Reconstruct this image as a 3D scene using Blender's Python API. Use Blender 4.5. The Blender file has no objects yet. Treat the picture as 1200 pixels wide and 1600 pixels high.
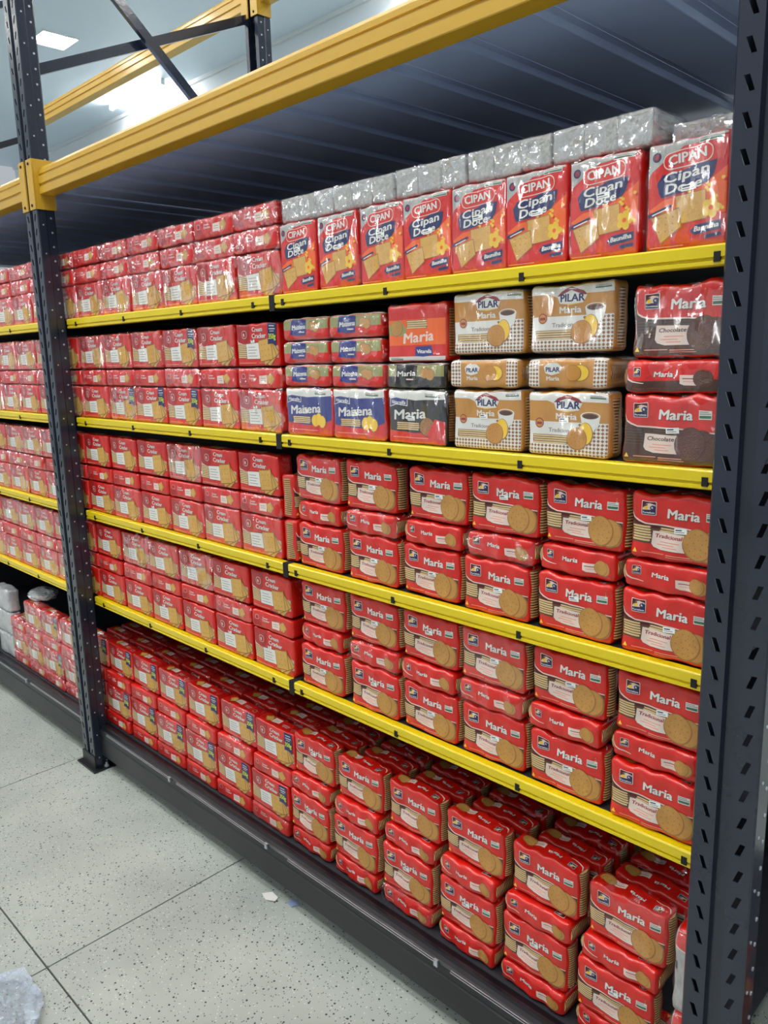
import bpy, bmesh, math, random
from mathutils import Vector, Matrix, noise

random.seed(7)
SC = bpy.context.scene
COL = SC.collection

# ------------------------------------------------------------------ camera
CAM_P = (2.9294, -1.3085, 1.6566)
YAW, PIT, ROLL, FPX = 0.7885, 0.1973, -0.0262, 1229.0
fw = Vector((-math.sin(YAW) * math.cos(PIT), math.cos(YAW) * math.cos(PIT), -math.sin(PIT)))
rt = Vector((math.cos(YAW), math.sin(YAW), 0)); up = rt.cross(fw)
r2 = math.cos(ROLL) * rt + math.sin(ROLL) * up
u2 = -math.sin(ROLL) * rt + math.cos(ROLL) * up
cd = bpy.data.cameras.new('camera'); cam = bpy.data.objects.new('camera', cd); COL.objects.link(cam)
cam.matrix_world = Matrix(((r2.x, u2.x, -fw.x, CAM_P[0]), (r2.y, u2.y, -fw.y, CAM_P[1]),
                           (r2.z, u2.z, -fw.z, CAM_P[2]), (0, 0, 0, 1)))
cd.sensor_fit = 'VERTICAL'; cd.sensor_height = 32.0; cd.lens = FPX / 1600 * 32.0
cd.clip_start = 0.02
SC.camera = cam

# ------------------------------------------------------------------ world, exposure
W = bpy.data.worlds.new('world'); SC.world = W; W.use_nodes = True
W.node_tree.nodes['Background'].inputs[0].default_value = (0.86, 0.93, 1.0, 1)
W.node_tree.nodes['Background'].inputs[1].default_value = 0.36
SC.view_settings.view_transform = 'Standard'
SC.view_settings.look = 'None'
SC.view_settings.gamma = 1.0
SC.view_settings.use_curve_mapping = False
SC.view_settings.exposure = 0.47
LAMP_STRENGTH = 34.0
TUBE_STRENGTH = 85.0
CEIL_Z = 5.5

# ------------------------------------------------------------------ materials
def lin(c):
    return tuple(((v / 255 / 12.92) if v / 255 <= 0.04045 else ((v / 255 + 0.055) / 1.055) ** 2.4) for v in c)

MATS = {}
def mat(name, rgb, rough=0.4, coat=0.0, metal=0.0, bump=0.0, bscale=40.0, var=0.0, vscale=20.0, stretch=None, emit=0.0, spec=0.5):
    if name in MATS: return MATS[name]
    m = bpy.data.materials.new(name); m.use_nodes = True
    nt = m.node_tree; b = nt.nodes['Principled BSDF']
    c = lin(rgb) + (1,)
    b.inputs['Base Color'].default_value = c
    b.inputs['Roughness'].default_value = rough
    b.inputs['Metallic'].default_value = metal
    b.inputs['Specular IOR Level'].default_value = spec
    b.inputs['Coat Weight'].default_value = coat
    b.inputs['Coat Roughness'].default_value = 0.09
    if emit:
        b.inputs['Emission Color'].default_value = c
        b.inputs['Emission Strength'].default_value = emit
    if bump or var:
        tc = nt.nodes.new('ShaderNodeTexCoord'); mp = nt.nodes.new('ShaderNodeMapping')
        oi = nt.nodes.new('ShaderNodeObjectInfo')
        mu = nt.nodes.new('ShaderNodeVectorMath'); mu.operation = 'SCALE'
        mu.inputs[0].default_value = (7, 13, 5)
        nt.links.new(oi.outputs['Random'], mu.inputs['Scale'])
        nt.links.new(mu.outputs[0], mp.inputs['Location'])
        if stretch: mp.inputs['Scale'].default_value = stretch
        nt.links.new(tc.outputs['Object'], mp.inputs['Vector'])
    if var:
        n = nt.nodes.new('ShaderNodeTexNoise'); n.inputs['Scale'].default_value = vscale; n.inputs['Detail'].default_value = 3
        nt.links.new(mp.outputs[0], n.inputs['Vector'])
        mx = nt.nodes.new('ShaderNodeMix'); mx.data_type = 'RGBA'
        mx.inputs[6].default_value = tuple(v * (1 - var) for v in c[:3]) + (1,)
        mx.inputs[7].default_value = tuple(min(1, v * (1 + var)) for v in c[:3]) + (1,)
        nt.links.new(n.outputs['Fac'], mx.inputs[0]); nt.links.new(mx.outputs[2], b.inputs['Base Color'])
    if bump:
        n = nt.nodes.new('ShaderNodeTexNoise'); n.inputs['Scale'].default_value = bscale
        n.inputs['Detail'].default_value = 3; n.inputs['Distortion'].default_value = 1.2
        nt.links.new(mp.outputs[0], n.inputs['Vector'])
        bp = nt.nodes.new('ShaderNodeBump'); bp.inputs['Strength'].default_value = bump; bp.inputs['Distance'].default_value = 0.004
        nt.links.new(n.outputs['Fac'], bp.inputs['Height'])
        nt.links.new(bp.outputs[0], b.inputs['Normal']); nt.links.new(bp.outputs[0], b.inputs['Coat Normal'])
    MATS[name] = m
    return m

def film_mat(name, refl, strength, scale, rough=0.16):
    """clear wrinkled plastic film: lets everything through and adds the gloss of its creases"""
    m = bpy.data.materials.new(name); m.use_nodes = True
    nt = m.node_tree; nt.nodes.clear(); N = nt.nodes.new; L = nt.links.new
    out = N('ShaderNodeOutputMaterial'); add = N('ShaderNodeAddShader')
    tr = N('ShaderNodeBsdfTransparent'); gl = N('ShaderNodeBsdfGlossy')
    gl.inputs['Color'].default_value = (refl, refl, refl * 1.04, 1); gl.inputs['Roughness'].default_value = rough
    tr.inputs['Color'].default_value = (1 - refl * .6, 1 - refl * .6, 1 - refl * .6, 1)
    tc = N('ShaderNodeTexCoord'); mp = N('ShaderNodeMapping'); oi = N('ShaderNodeObjectInfo')
    mu = N('ShaderNodeVectorMath'); mu.operation = 'SCALE'; mu.inputs[0].default_value = (17, 5, 11)
    L(oi.outputs['Random'], mu.inputs['Scale']); L(mu.outputs[0], mp.inputs['Location'])
    mp.inputs['Rotation'].default_value = (0, 0.5, 0); mp.inputs['Scale'].default_value = (1.0, 1.0, 0.3)
    L(tc.outputs['Object'], mp.inputs['Vector'])
    # creased facets: every facet of the crumpled film has its own tilt
    nz = N('ShaderNodeTexNoise'); nz.inputs['Scale'].default_value = scale * 1.3; nz.inputs['Detail'].default_value = 1.0; L(mp.outputs[0], nz.inputs['Vector'])
    dv = N('ShaderNodeVectorMath'); dv.operation = 'MULTIPLY_ADD'; dv.inputs[1].default_value = (.022, .022, .03); L(nz.outputs['Color'], dv.inputs[0]); L(mp.outputs[0], dv.inputs[2])
    vo = N('ShaderNodeTexVoronoi'); vo.inputs['Scale'].default_value = scale; L(dv.outputs[0], vo.inputs['Vector'])
    c0 = N('ShaderNodeVectorMath'); c0.operation = 'SUBTRACT'; c0.inputs[1].default_value = (.5, .5, .5); L(vo.outputs['Color'], c0.inputs[0])
    n0 = N('ShaderNodeVectorMath'); n0.operation = 'SUBTRACT'; n0.inputs[1].default_value = (.5, .5, .5); L(nz.outputs['Color'], n0.inputs[0])
    nn = N('ShaderNodeVectorMath'); nn.operation = 'MULTIPLY_ADD'; nn.inputs[1].default_value = (.35, .35, .35); L(n0.outputs[0], nn.inputs[0]); L(c0.outputs[0], nn.inputs[2])
    geo = N('ShaderNodeNewGeometry')
    ma = N('ShaderNodeVectorMath'); ma.operation = 'MULTIPLY_ADD'; ma.inputs[1].default_value = (strength, strength, strength)
    L(nn.outputs[0], ma.inputs[0]); L(geo.outputs['Normal'], ma.inputs[2])
    nm = N('ShaderNodeVectorMath'); nm.operation = 'NORMALIZE'; L(ma.outputs[0], nm.inputs[0]); L(nm.outputs[0], gl.inputs['Normal'])
    L(tr.outputs[0], add.inputs[0]); L(gl.outputs[0], add.inputs[1]); L(add.outputs[0], out.inputs[0])
    MATS[name] = m
    return m

mat('red_film', (214, 24, 12), 0.36, 0.6, bump=0.6, bscale=30, var=0.10)
mat('deep_red_film', (172, 12, 16), 0.36, 0.5, bump=0.4, bscale=30)
mat('orange_film', (240, 98, 8), 0.36, 0.5, bump=0.25, bscale=28)
mat('white_print', (226, 224, 218), 0.4, 0.3)
mat('cream_print', (230, 208, 196), 0.4, 0.3)
mat('navy_print', (22, 34, 92), 0.4, 0.3)
mat('blue_film', (30, 44, 128), 0.36, 0.5, bump=0.25, bscale=28)
mat('black_film', (30, 22, 24), 0.36, 0.5, bump=0.25, bscale=28)
mat('shadow_print', (86, 10, 14), 0.5)
mat('brown_print', (92, 62, 44), 0.45, 0.3)
mat('chocolate_film', (74, 40, 26), 0.36, 0.5, bump=0.25, bscale=28)
mat('chocolate_biscuit', (88, 44, 24), 0.5, 0.3, bump=0.5, bscale=220, var=0.3, vscale=120)
mat('caramel_film', (196, 136, 54), 0.36, 0.5, bump=0.25, bscale=28)
mat('caramel_brown', (150, 98, 48), 0.45, 0.3)
mat('biscuit', (192, 140, 68), 0.5, 0.3, bump=0.35, bscale=260, var=0.16, vscale=90)
mat('biscuit_edge', (160, 108, 54), 0.5, 0.3, var=0.15, vscale=90)
mat('biscuit_pale', (218, 188, 136), 0.55, 0.25, var=0.12, vscale=60)
mat('biscuit_gap', (84, 56, 36), 0.6, 0.2)
mat('cracker', (212, 164, 80), 0.5, 0.3, bump=0.35, bscale=200, var=0.18, vscale=70)
mat('roll_gap', (112, 78, 48), 0.6)
mat('biscuit_side', (204, 166, 112), 0.5, 0.4, var=0.15, vscale=60)
mat('cracker_edge', (142, 92, 38), 0.5, 0.3)
mat('yellow_print', (240, 196, 50), 0.4, 0.3)
mat('lime_print', (196, 208, 40), 0.4, 0.3)
mat('green_print', (60, 110, 80), 0.4, 0.3)
mat('olive_window', (150, 150, 92), 0.42, 0.3)
mat('grey_print', (150, 142, 140), 0.45, 0.2)
mat('script_red', (150, 30, 44), 0.45, 0.2)
mat('faint_print', (232, 150, 128), 0.45, 0.2)
mat('window_tan', (206, 172, 142), 0.42, 0.4, var=0.15, vscale=60)
mat('clear_beige', (174, 174, 170), 0.34, 0.8, bump=0.7, bscale=70, var=0.35, vscale=130, stretch=(1, 1, .4))
mat('silver_film', (186, 188, 190), 0.3, 0.8, bump=1.0, bscale=50, var=0.25, vscale=50)
mat('price_sticker', (244, 246, 240), 0.5)
film_mat('clear_film', 0.11, 1.0, 62)
film_mat('clear_film_heavy', 0.26, 1.15, 74, .14)
film_mat('clear_film_light', 0.06, .9, 44)

def bag_mat():
    m = mat('plastic_bag', (206, 222, 240), 0.2, 0.8, bump=0.5, bscale=40)
    nt = m.node_tree; b = nt.nodes['Principled BSDF']; out = [n for n in nt.nodes if n.type == 'OUTPUT_MATERIAL'][0]
    t = nt.nodes.new('ShaderNodeBsdfTransparent'); x = nt.nodes.new('ShaderNodeMixShader'); x.inputs[0].default_value = 0.34
    nt.links.new(t.outputs[0], x.inputs[1]); nt.links.new(b.outputs[0], x.inputs[2]); nt.links.new(x.outputs[0], out.inputs[0])
bag_mat()
mat('blue_scrap', (150, 164, 200), 0.3, 0.5)
mat('steel_paint', (30, 38, 54), 0.26, 0.5, bump=0.05, bscale=60, var=0.2, vscale=9)
mat('steel_black', (15, 17, 24), 0.40, 0.12, bump=0.05, bscale=60, var=0.2, vscale=9)
mat('deck_steel', (168, 184, 222), 0.32, 0.2, var=0.15, vscale=6)
mat('fascia_yellow', (230, 204, 8), 0.34, 0.3, bump=0.04, bscale=80, var=0.05, vscale=12)
mat('beam_yellow', (206, 162, 46), 0.32, 0.3, bump=0.04, bscale=80, var=0.07, vscale=8)
mat('slot_black', (8, 8, 10), 0.7)
mat('zinc', (196, 202, 208), 0.35, metal=0.6)
mat('board_dark', (40, 40, 46), 0.6)
mat('joint_dark', (40, 42, 42), 0.8)
mat('ceiling_paint', (220, 236, 246), 0.5, var=0.03, vscale=0.8)
mat('wall_paint', (226, 234, 238), 0.55, var=0.03, vscale=0.8)
mat('lamp_frame', (225, 230, 232), 0.4)

def lamp_mat(name, strength):
    m = bpy.data.materials.new(name); m.use_nodes = True; nt = m.node_tree; nt.nodes.clear()
    o = nt.nodes.new('ShaderNodeOutputMaterial'); e = nt.nodes.new('ShaderNodeEmission')
    e.inputs[0].default_value = (1.0, 0.985, 0.95, 1); e.inputs[1].default_value = strength
    nt.links.new(e.outputs[0], o.inputs[0]); MATS[name] = m
lamp_mat('lamp_light', LAMP_STRENGTH); lamp_mat('tube_light', TUBE_STRENGTH)

def terrazzo():
    m = bpy.data.materials.new('terrazzo'); m.use_nodes = True; nt = m.node_tree; N = nt.nodes.new; L = nt.links.new
    b = nt.nodes['Principled BSDF']; b.inputs['Roughness'].default_value = 0.36
    geo = N('ShaderNodeNewGeometry')
    n = N('ShaderNodeTexNoise'); n.inputs['Scale'].default_value = 2.2; n.inputs['Detail'].default_value = 5; L(geo.outputs['Position'], n.inputs['Vector'])
    cr = N('ShaderNodeValToRGB'); cr.color_ramp.elements[0].color = lin((160, 166, 160)) + (1,); cr.color_ramp.elements[1].color = lin((182, 188, 180)) + (1,)
    cr.color_ramp.elements[0].position = 0.35; cr.color_ramp.elements[1].position = 0.68
    L(n.outputs['Fac'], cr.inputs[0])
    col = cr.outputs[0]
    for sc, th, c, dens in ((80, 0.24, (50, 54, 52), 0.22), (140, 0.25, (66, 70, 66), 0.34), (120, 0.22, (214, 218, 208), 0.25)):
        v = N('ShaderNodeTexVoronoi'); v.inputs['Scale'].default_value = sc; L(geo.outputs['Position'], v.inputs['Vector'])
        lt = N('ShaderNodeMath'); lt.operation = 'LESS_THAN'; lt.inputs[1].default_value = th; L(v.outputs['Distance'], lt.inputs[0])
        sp = N('ShaderNodeSeparateColor'); L(v.outputs['Color'], sp.inputs[0])
        l2 = N('ShaderNodeMath'); l2.operation = 'LESS_THAN'; l2.inputs[1].default_value = dens; L(sp.outputs[0], l2.inputs[0])
        mu = N('ShaderNodeMath'); mu.operation = 'MULTIPLY'; L(lt.outputs[0], mu.inputs[0]); L(l2.outputs[0], mu.inputs[1])
        mx = N('ShaderNodeMix'); mx.data_type = 'RGBA'; mx.inputs[7].default_value = lin(c) + (1,)
        L(mu.outputs[0], mx.inputs[0]); L(col, mx.inputs[6]); col = mx.outputs[2]
    L(col, b.inputs['Base Color']); MATS['terrazzo'] = m
terrazzo()

# ------------------------------------------------------------------ helpers
def link(name, me, parent=None, loc=None, rot=None):
    o = bpy.data.objects.new(name, me); COL.objects.link(o)
    if parent is not None: o.parent = parent
    if loc is not None: o.location = loc
    if rot is not None: o.rotation_euler = rot
    return o

def mesh(name, bm, *mats, smooth=None):
    bmesh.ops.recalc_face_normals(bm, faces=bm.faces) if smooth != 'keep' else None
    me = bpy.data.meshes.new(name); bm.to_mesh(me); bm.free()
    for m in mats: me.materials.append(MATS[m])
    if smooth in (True, 'keep'):
        for p in me.polygons: p.use_smooth = True
    return me

def box(bm, x0, x1, y0, y1, z0, z1, mi=0):
    v = [bm.verts.new(c) for c in ((x0, y0, z0), (x1, y0, z0), (x1, y1, z0), (x0, y1, z0), (x0, y0, z1), (x1, y0, z1), (x1, y1, z1), (x0, y1, z1))]
    for f in ((0, 3, 2, 1), (4, 5, 6, 7), (0, 1, 5, 4), (1, 2, 6, 5), (2, 3, 7, 6), (3, 0, 4, 7)):
        bm.faces.new([v[i] for i in f]).material_index = mi
    return v

def bevel_box(x0, x1, y0, y1, z0, z1, b=0.003):
    bm = bmesh.new(); box(bm, x0, x1, y0, y1, z0, z1)
    bmesh.ops.bevel(bm, geom=bm.edges[:], offset=b, segments=1, affect='EDGES')
    return bm

def cyl(bm, c, axis, r, h, n=12):
    M = Vector((0, 0, 1)).rotation_difference(Vector(axis)).to_matrix().to_4x4()
    bmesh.ops.create_cone(bm, cap_ends=True, segments=n, radius1=r, radius2=r, depth=h, matrix=Matrix.Translation(c) @ M)

def extrude_x(prof, x0, x1, closed=True):
    """prof: list of (y,z); closed tube along x with end caps"""
    bm = bmesh.new()
    a = [bm.verts.new((x0, y, z)) for y, z in prof]; b = [bm.verts.new((x1, y, z)) for y, z in prof]
    n = len(prof)
    for i in range(n if closed else n - 1):
        j = (i + 1) % n; bm.faces.new((a[i], a[j], b[j], b[i]))
    if closed: bm.faces.new(a[::-1]); bm.faces.new(b)
    return bm

def tag(o, label, cat, group=None, kind=None):
    if label: o['label'] = label
    if cat: o['category'] = cat
    if group: o['group'] = group
    if kind: o['kind'] = kind
    return o

def struct(o): o['kind'] = 'structure'; return o

def empty(name, loc=(0, 0, 0)):
    o = bpy.data.objects.new(name, None); COL.objects.link(o); o.location = loc; o.empty_display_size = 0.05
    return o

# ------------------------------------------------------------------ setting: floor, wall, ceiling
bm = bmesh.new(); box(bm, -14, 8, -7, 5.4, -0.06, -0.008)
floor = struct(link('floor', mesh('floor', bm, 'joint_dark')))
TX, TY, GAP = 1.092, 1.092, 0.005
bm = bmesh.new(); box(bm, GAP / 2, TX - GAP / 2, GAP / 2, TY - GAP / 2, -0.02, 0)
slab_me = mesh('floor_slab', bm, 'terrazzo')
for i in range(-12, 7):
    for j in range(-5, 6):
        x = 0.885 + i * TX; y = -0.652 + j * TY
        if -13.5 < x < 6.9 and -7 < y < 4.4:
            link('floor_slab', slab_me, floor, (x, y, 0))
bm = bmesh.new(); box(bm, -14, 8, -7, 5.4, CEIL_Z, CEIL_Z + 0.1)
struct(link('ceiling', mesh('ceiling', bm, 'ceiling_paint')))
bm = bmesh.new(); box(bm, -14, 8, 5.4, 5.55, 0, CEIL_Z + 0.1)
struct(link('wall_back', mesh('wall_back', bm, 'wall_paint')))
bm = bmesh.new(); box(bm, -14, 8, 5.36, 5.4, CEIL_Z - 0.05, CEIL_Z)
struct(link('trim_1', mesh('trim_1', bm, 'lamp_frame')))

# ceiling lamps
bm = bmesh.new(); box(bm, -.21, .21, -.21, .21, -0.014, -0.004); lamp_diff = mesh('diffuser', bm, 'lamp_light')
bm = bmesh.new()
for a in ((-.225, .225, -.225, -.21), (-.225, .225, .21, .225), (-.225, -.21, -.21, .21), (.21, .225, -.21, .21)):
    box(bm, *a, -0.022, 0)
lamp_fr = mesh('frame', bm, 'lamp_frame')
ORD = ['zeroth', 'first', 'second', 'third', 'fourth', 'fifth', 'sixth', 'seventh', 'eighth']
k = 0
for y, rowname, nl, dx in ((3.34, 'beyond the rack', 6, 2.5), (-0.95, 'over the aisle', 8, 1.6), (-2.4, 'over the middle of the aisle', 8, 1.6), (-4.6, 'over the far side of the aisle', 6, 2.2)):
    for i in range(nl):
        x = -7.2 + i * dx
        if y > 0 and i == 0: lab = 'square white ceiling panel lamp beside the tall dark upright'
        else: lab = 'square white ceiling panel lamp %s, %s from the left' % (rowname, ORD[i + 1])
        L_ = tag(empty('ceiling_lamp', (x, y, CEIL_Z)), lab, 'lamp', 'square ceiling panel lamps')
        link('diffuser', lamp_diff, L_); link('frame', lamp_fr, L_)
bm = bmesh.new(); cyl(bm, (0, 0, -0.05), (1, 0, 0), 0.03, 1.5, 16); tube_me = mesh('tube', bm, 'tube_light')
bm = bmesh.new(); box(bm, -.78, .78, -.012, .012, -.018, 0); box(bm, -.78, -.755, -.03, .03, -.08, 0); box(bm, .755, .78, -.03, .03, -.08, 0)
house_me = mesh('housing', bm, 'lamp_frame')
for x, lab in ((-8.35, 'long glaring white tube lamp where ceiling meets back wall'), (-2.4, 'white tube lamp by the back wall, first right of the glaring one'), (1.2, 'white tube lamp by the back wall, second right of the glaring one')):  # the two tubes further right are unseen, added to brighten ceiling and wall
    L_ = tag(empty('tube_lamp', (x, 5.02, CEIL_Z)), lab, 'lamp', 'tube lamps along the back wall')
    link('tube', tube_me, L_); link('housing', house_me, L_)

# ------------------------------------------------------------------ rack uprights
PW, PD = 0.105, 0.066      # post width and depth
PX_L, PX_R = -0.105, 2.4725  # post centres
PY0 = -0.064
POST_H = 4.3
def post_mesh():
    bm = bmesh.new()
    def q(*pts): bm.faces.new([bm.verts.new(p) for p in pts])
    per = 0.05; n = int(POST_H / per)
    g0, g1, gd = -0.010, 0.010, 0.012
    for (xa, xb, sl) in ((-PW / 2 + .003, g0 - 0.003, -1), (g1 + 0.003, PW / 2 - .003, 1)):
        xc = (xa + xb) / 2 - sl * 0.001
        for i in range(n):
            z0 = i * per; z1 = z0 + per; za = z0 + 0.014; zb = z0 + 0.037
            hw, s = 0.0044, 0.0040 * sl
            h = [(xc - hw - s, za), (xc + hw - s, za), (xc + hw + s, zb), (xc - hw + s, zb)]
            o = [(xa, z0), (xb, z0), (xb, z1), (xa, z1)]
            for e in range(4):
                f = (e + 1) % 4
                q((o[e][0], 0, o[e][1]), (o[f][0], 0, o[f][1]), (h[f][0], 0, h[f][1]), (h[e][0], 0, h[e][1]))
                q((h[e][0], 0, h[e][1]), (h[f][0], 0, h[f][1]), (h[f][0], .0025, h[f][1]), (h[e][0], .0025, h[e][1]))
    # groove, sides, rear lips (profile in plan)
    def strip(pts):
        for (x0, y0), (x1, y1) in zip(pts, pts[1:]): q((x0, y0, 0), (x1, y1, 0), (x1, y1, POST_H), (x0, y0, POST_H))
    strip([(g0 - .003, 0), (g0, gd), (g1, gd), (g1 + .003, 0)])
    for s in (-1, 1):
        e = s * PW / 2
        strip([(e - s * .003, 0), (e, .003), (e, .030), (e - s * .004, .034), (e - s * .004, PD - .004), (e - s * .006, PD), (e - s * .028, PD)])
        strip([(e - s * .028, PD), (e - s * .028, PD - .002), (e - s * .006, PD - .0045), (e - s * .006, .006), (e - s * .003, .003)])
    bmesh.ops.remove_doubles(bm, verts=bm.verts, dist=1e-5)
    return mesh('post', bm, 'steel_paint')
post_me = post_mesh()
def perforation_mesh():  # pale studs stand in for the bright perforations of the post sides
    bm = bmesh.new()
    for s in (-1, 1):
        for i in range(int(POST_H / 0.05)):
            bmesh.ops.create_cone(bm, cap_ends=True, segments=6, radius1=.0042, radius2=.0036, depth=.002,
                matrix=Matrix.Translation((s * (PW / 2 - .0035), PD - .016, i * .05 + .025)) @ Matrix.Rotation(s * math.pi / 2, 4, 'Y'))
            if i % 2:
                bmesh.ops.create_cone(bm, cap_ends=True, segments=6, radius1=.0032, radius2=.0028, depth=.002,
                    matrix=Matrix.Translation((s * (PW / 2 + .0003), .018, i * .05)) @ Matrix.Rotation(s * math.pi / 2, 4, 'Y'))
    return mesh('perforation_dots', bm, 'zinc')
perforation_me = perforation_mesh()
def foot_mesh():
    bm = bevel_box(-.08, .08, -.022, .105, 0, .008, .002); return mesh('foot_plate', bm, 'steel_black')
foot_me = foot_mesh()
bm = bmesh.new(); cyl(bm, (0, 0, .008), (0, 0, 1), .010, .012, 6); cyl(bm, (0, 0, .018), (0, 0, 1), .005, .012, 8); bolt_me = mesh('bolt', bm, 'zinc')
bm = bmesh.new(); box(bm, -PW / 2 - .004, PW / 2 + .004, -.004, .004, 0.008, .06); shoe_me = mesh('foot_bracket', bm, 'steel_black')

def brace(parent, x, ya, za, yb, zb, w=0.036):
    d = Vector((0, yb - ya, zb - za)); ln = d.length
    bm = bmesh.new()
    # channel section
    box(bm, -.003, .003, -w / 2, w / 2, 0, ln); box(bm, -.018, -.003, -w / 2, -w / 2 + .003, 0, ln); box(bm, -.018, -.003, w / 2 - .003, w / 2, 0, ln)
    o = link('brace', mesh('brace', bm, 'steel_paint'), parent, (x, ya, za))
    o.rotation_euler = (-math.atan2(d.y, d.z), 0, 0)
    return o

def frame(px, label):
    root = tag(empty('upright_frame', (px, 0, 0)), label, 'rack upright', 'upright frames of the storage rack')
    for y, rz in ((PY0, 0), (1.04, math.pi)):
        p = link('post', post_me, root, (0, y, 0), (0, 0, rz)); link('perforation_dots', perforation_me, p)['kind'] = 'stuff'
        f = link('foot_plate', foot_me, root, (0, y, 0), (0, 0, rz)); link('foot_bracket', shoe_me, f, (0, .0, 0))
        link('bolt', bolt_me, f, (.066, .04, 0)); link('bolt', bolt_me, f, (-.066, .04, 0))
    brace(root, -.026, -0.01, 2.685, 0.98, 3.105)
    brace(root, .022, -0.01, 3.325, 0.98, 2.405)
    brace(root, -.026, -0.01, 3.5, 0.98, 3.9)
    return root
frame(PX_L, 'dark slotted steel upright frame with braces, left of the yellow shelves')
frame(-2.5545, 'dark slotted steel upright frame far left, beyond the left bay')
frame(PX_R, 'dark slotted steel upright frame at the right edge, nearest the camera')

# ------------------------------------------------------------------ load beams and decks
def load_beam(x0, x1, y, z0, label, front=-1, rl=True):
    """stepped box beam along x with end connectors; z0 = underside"""
    h = 0.085; y1 = y + 0.052
    prof = [(y, z0 + .002), (y + .002, z0), (y1, z0), (y1, z0 + h + .008), (y + .014, z0 + h + .008), (y + .010, z0 + h), (y + .004, z0 + h - .004),
            (y + .004, z0 + .069), (y + .008, z0 + .067), (y + .008, z0 + .063), (y, z0 + .060), (y, z0 + .036), (y + .006, z0 + .034), (y + .006, z0 + .029), (y, z0 + .026)]
    root = tag(empty('load_beam', (x0, 0, 0)), label, 'rack beam', 'yellow beams of the storage rack')
    link('beam', mesh('beam', extrude_x(prof, 0.006, x1 - x0 - 0.006), 'beam_yellow'), root)
    for s, xe in ((1, 0.0), (-1, x1 - x0)):
        # connector: plate on the post side and a flap on the post front
        bm = bmesh.new(); a, b = sorted((xe, xe + s * .005)); box(bm, a, b, PY0 + (y + .05) , y1 + .004, z0 - .05, z0 + h + .035)
        a, b = sorted((xe + s * .005, xe - s * .042)); box(bm, a, b, PY0 + (y + .05) - .006, PY0 + (y + .05) - .001, z0 - .05, z0 + h + .035)
        c = link('connector', mesh('connector', bm, 'beam_yellow'), root)
        bm = bmesh.new()
        for zz in (z0 - .036, z0 + h + .02): cyl(bm, (xe - s * .02, PY0 + (y + .05) - .007, zz), (0, 1, 0), .005, .004, 8)
        link('bolt', mesh('bolt', bm, 'slot_black'), c)
    return root
XL0, XR0 = PX_L + PW / 2, PX_R - PW / 2      # clear bay
LX0 = -2.5
ZB = 2.252
load_beam(XL0, XR0, -.05, ZB, 'yellow front beam across the top of the main rack bay')
load_beam(LX0, PX_L - PW / 2, -.05, ZB, 'yellow front beam of the bay left of the dark upright')
load_beam(LX0, PX_L - PW / 2, .985, 3.150, 'yellow rear beam high up behind the crossed braces')
load_beam(XL0, XR0, .985, 3.150, 'yellow rear beam at upper level, right of the rear post')
load_beam(XL0, XR0, .985, ZB, 'yellow rear beam behind the main bay deck')
load_beam(LX0, PX_L - PW / 2, .985, ZB, 'yellow rear beam behind the left bay deck')

def deck_panel_mesh():
    w = 0.19; bm = bmesh.new()
    pr = [(-w / 2, .012), (-w / 2 + .022, .012), (-w / 2 + .028, .001), (-w / 2 + .030, 0), (w / 2 - .030, 0), (w / 2 - .028, .001), (w / 2 - .022, .012), (w / 2 - .001, .012)]
    lp = pr + [(x, z + .0015) for x, z in reversed(pr)]
    a = [bm.verts.new((x, 0.002, z)) for x, z in lp]; b = [bm.verts.new((x, .984, z)) for x, z in lp]
    for i in range(len(lp)): k = (i + 1) % len(lp); bm.faces.new((a[i], a[k], b[k], b[i]))
    return mesh('deck_panel', bm, 'deck_steel')
dk = deck_panel_mesh()
for lab, a, n in (('dark ribbed steel deck roofing the main rack bay', XL0 + .005, 13), ('dark ribbed steel deck over the left rack bay', LX0 + .01, 12)):
    root = tag(empty('rack_deck', (a, 0, ZB + .012)), lab, 'rack deck', 'ribbed decks above the shelves')
    wd = 0.19
    sx = ((XR0 if a > -1 else PX_L - PW / 2) - a - .005) / (n * wd)
    for i in range(n):
        o = link('deck_panel', dk, root, ((i + .5) * wd * sx, 0, 0)); o.scale.x = sx
    if a > -1:
        bm = bmesh.new(); box(bm, PX_L - PW / 2 - a - .004, -.001, .006, .968, .0, .006)  # strip added to stop light leaking through between the bays
        link('light_stop_strip', mesh('light_stop_strip', bm, 'deck_steel'), root)

# ------------------------------------------------------------------ shelves
SHZ = [1.817, 1.452, 1.089, 0.736]
SHN = ['top shelf', 'second shelf', 'third shelf', 'fourth shelf']
FH = 0.034
def shelf(x0, x1, zt, slots, label):
    root = tag(empty('shelf', (x0, 0, zt)), label, 'shelf', 'yellow-edged shelves of the rack')
    L = x1 - x0
    prof = [(0, -.003), (.003, 0), (.022, 0), (.022, -FH), (.004, -FH), (.001, -FH + .002), (.001, -FH + .008), (.005, -FH + .010), (.005, -FH + .012), (.0, -FH + .014)]
    fz = link('fascia', mesh('fascia', extrude_x(prof, 0, L), 'fascia_yellow'), root)
    bm = bmesh.new(); box(bm, 0, L, .024, .95, -.012, -.002); box(bm, 0, L, .024, .05, -FH, -.012)
    link('tray', mesh('tray', bm, 'board_dark'), root)
    for s in slots:
        bm = bmesh.new(); box(bm, s - x0 - .0055, s - x0 + .0055, -.0012, .003, -.028, -.012)
        sl = link('slot', mesh('slot', bm, 'slot_black'), fz)
    return root
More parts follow.
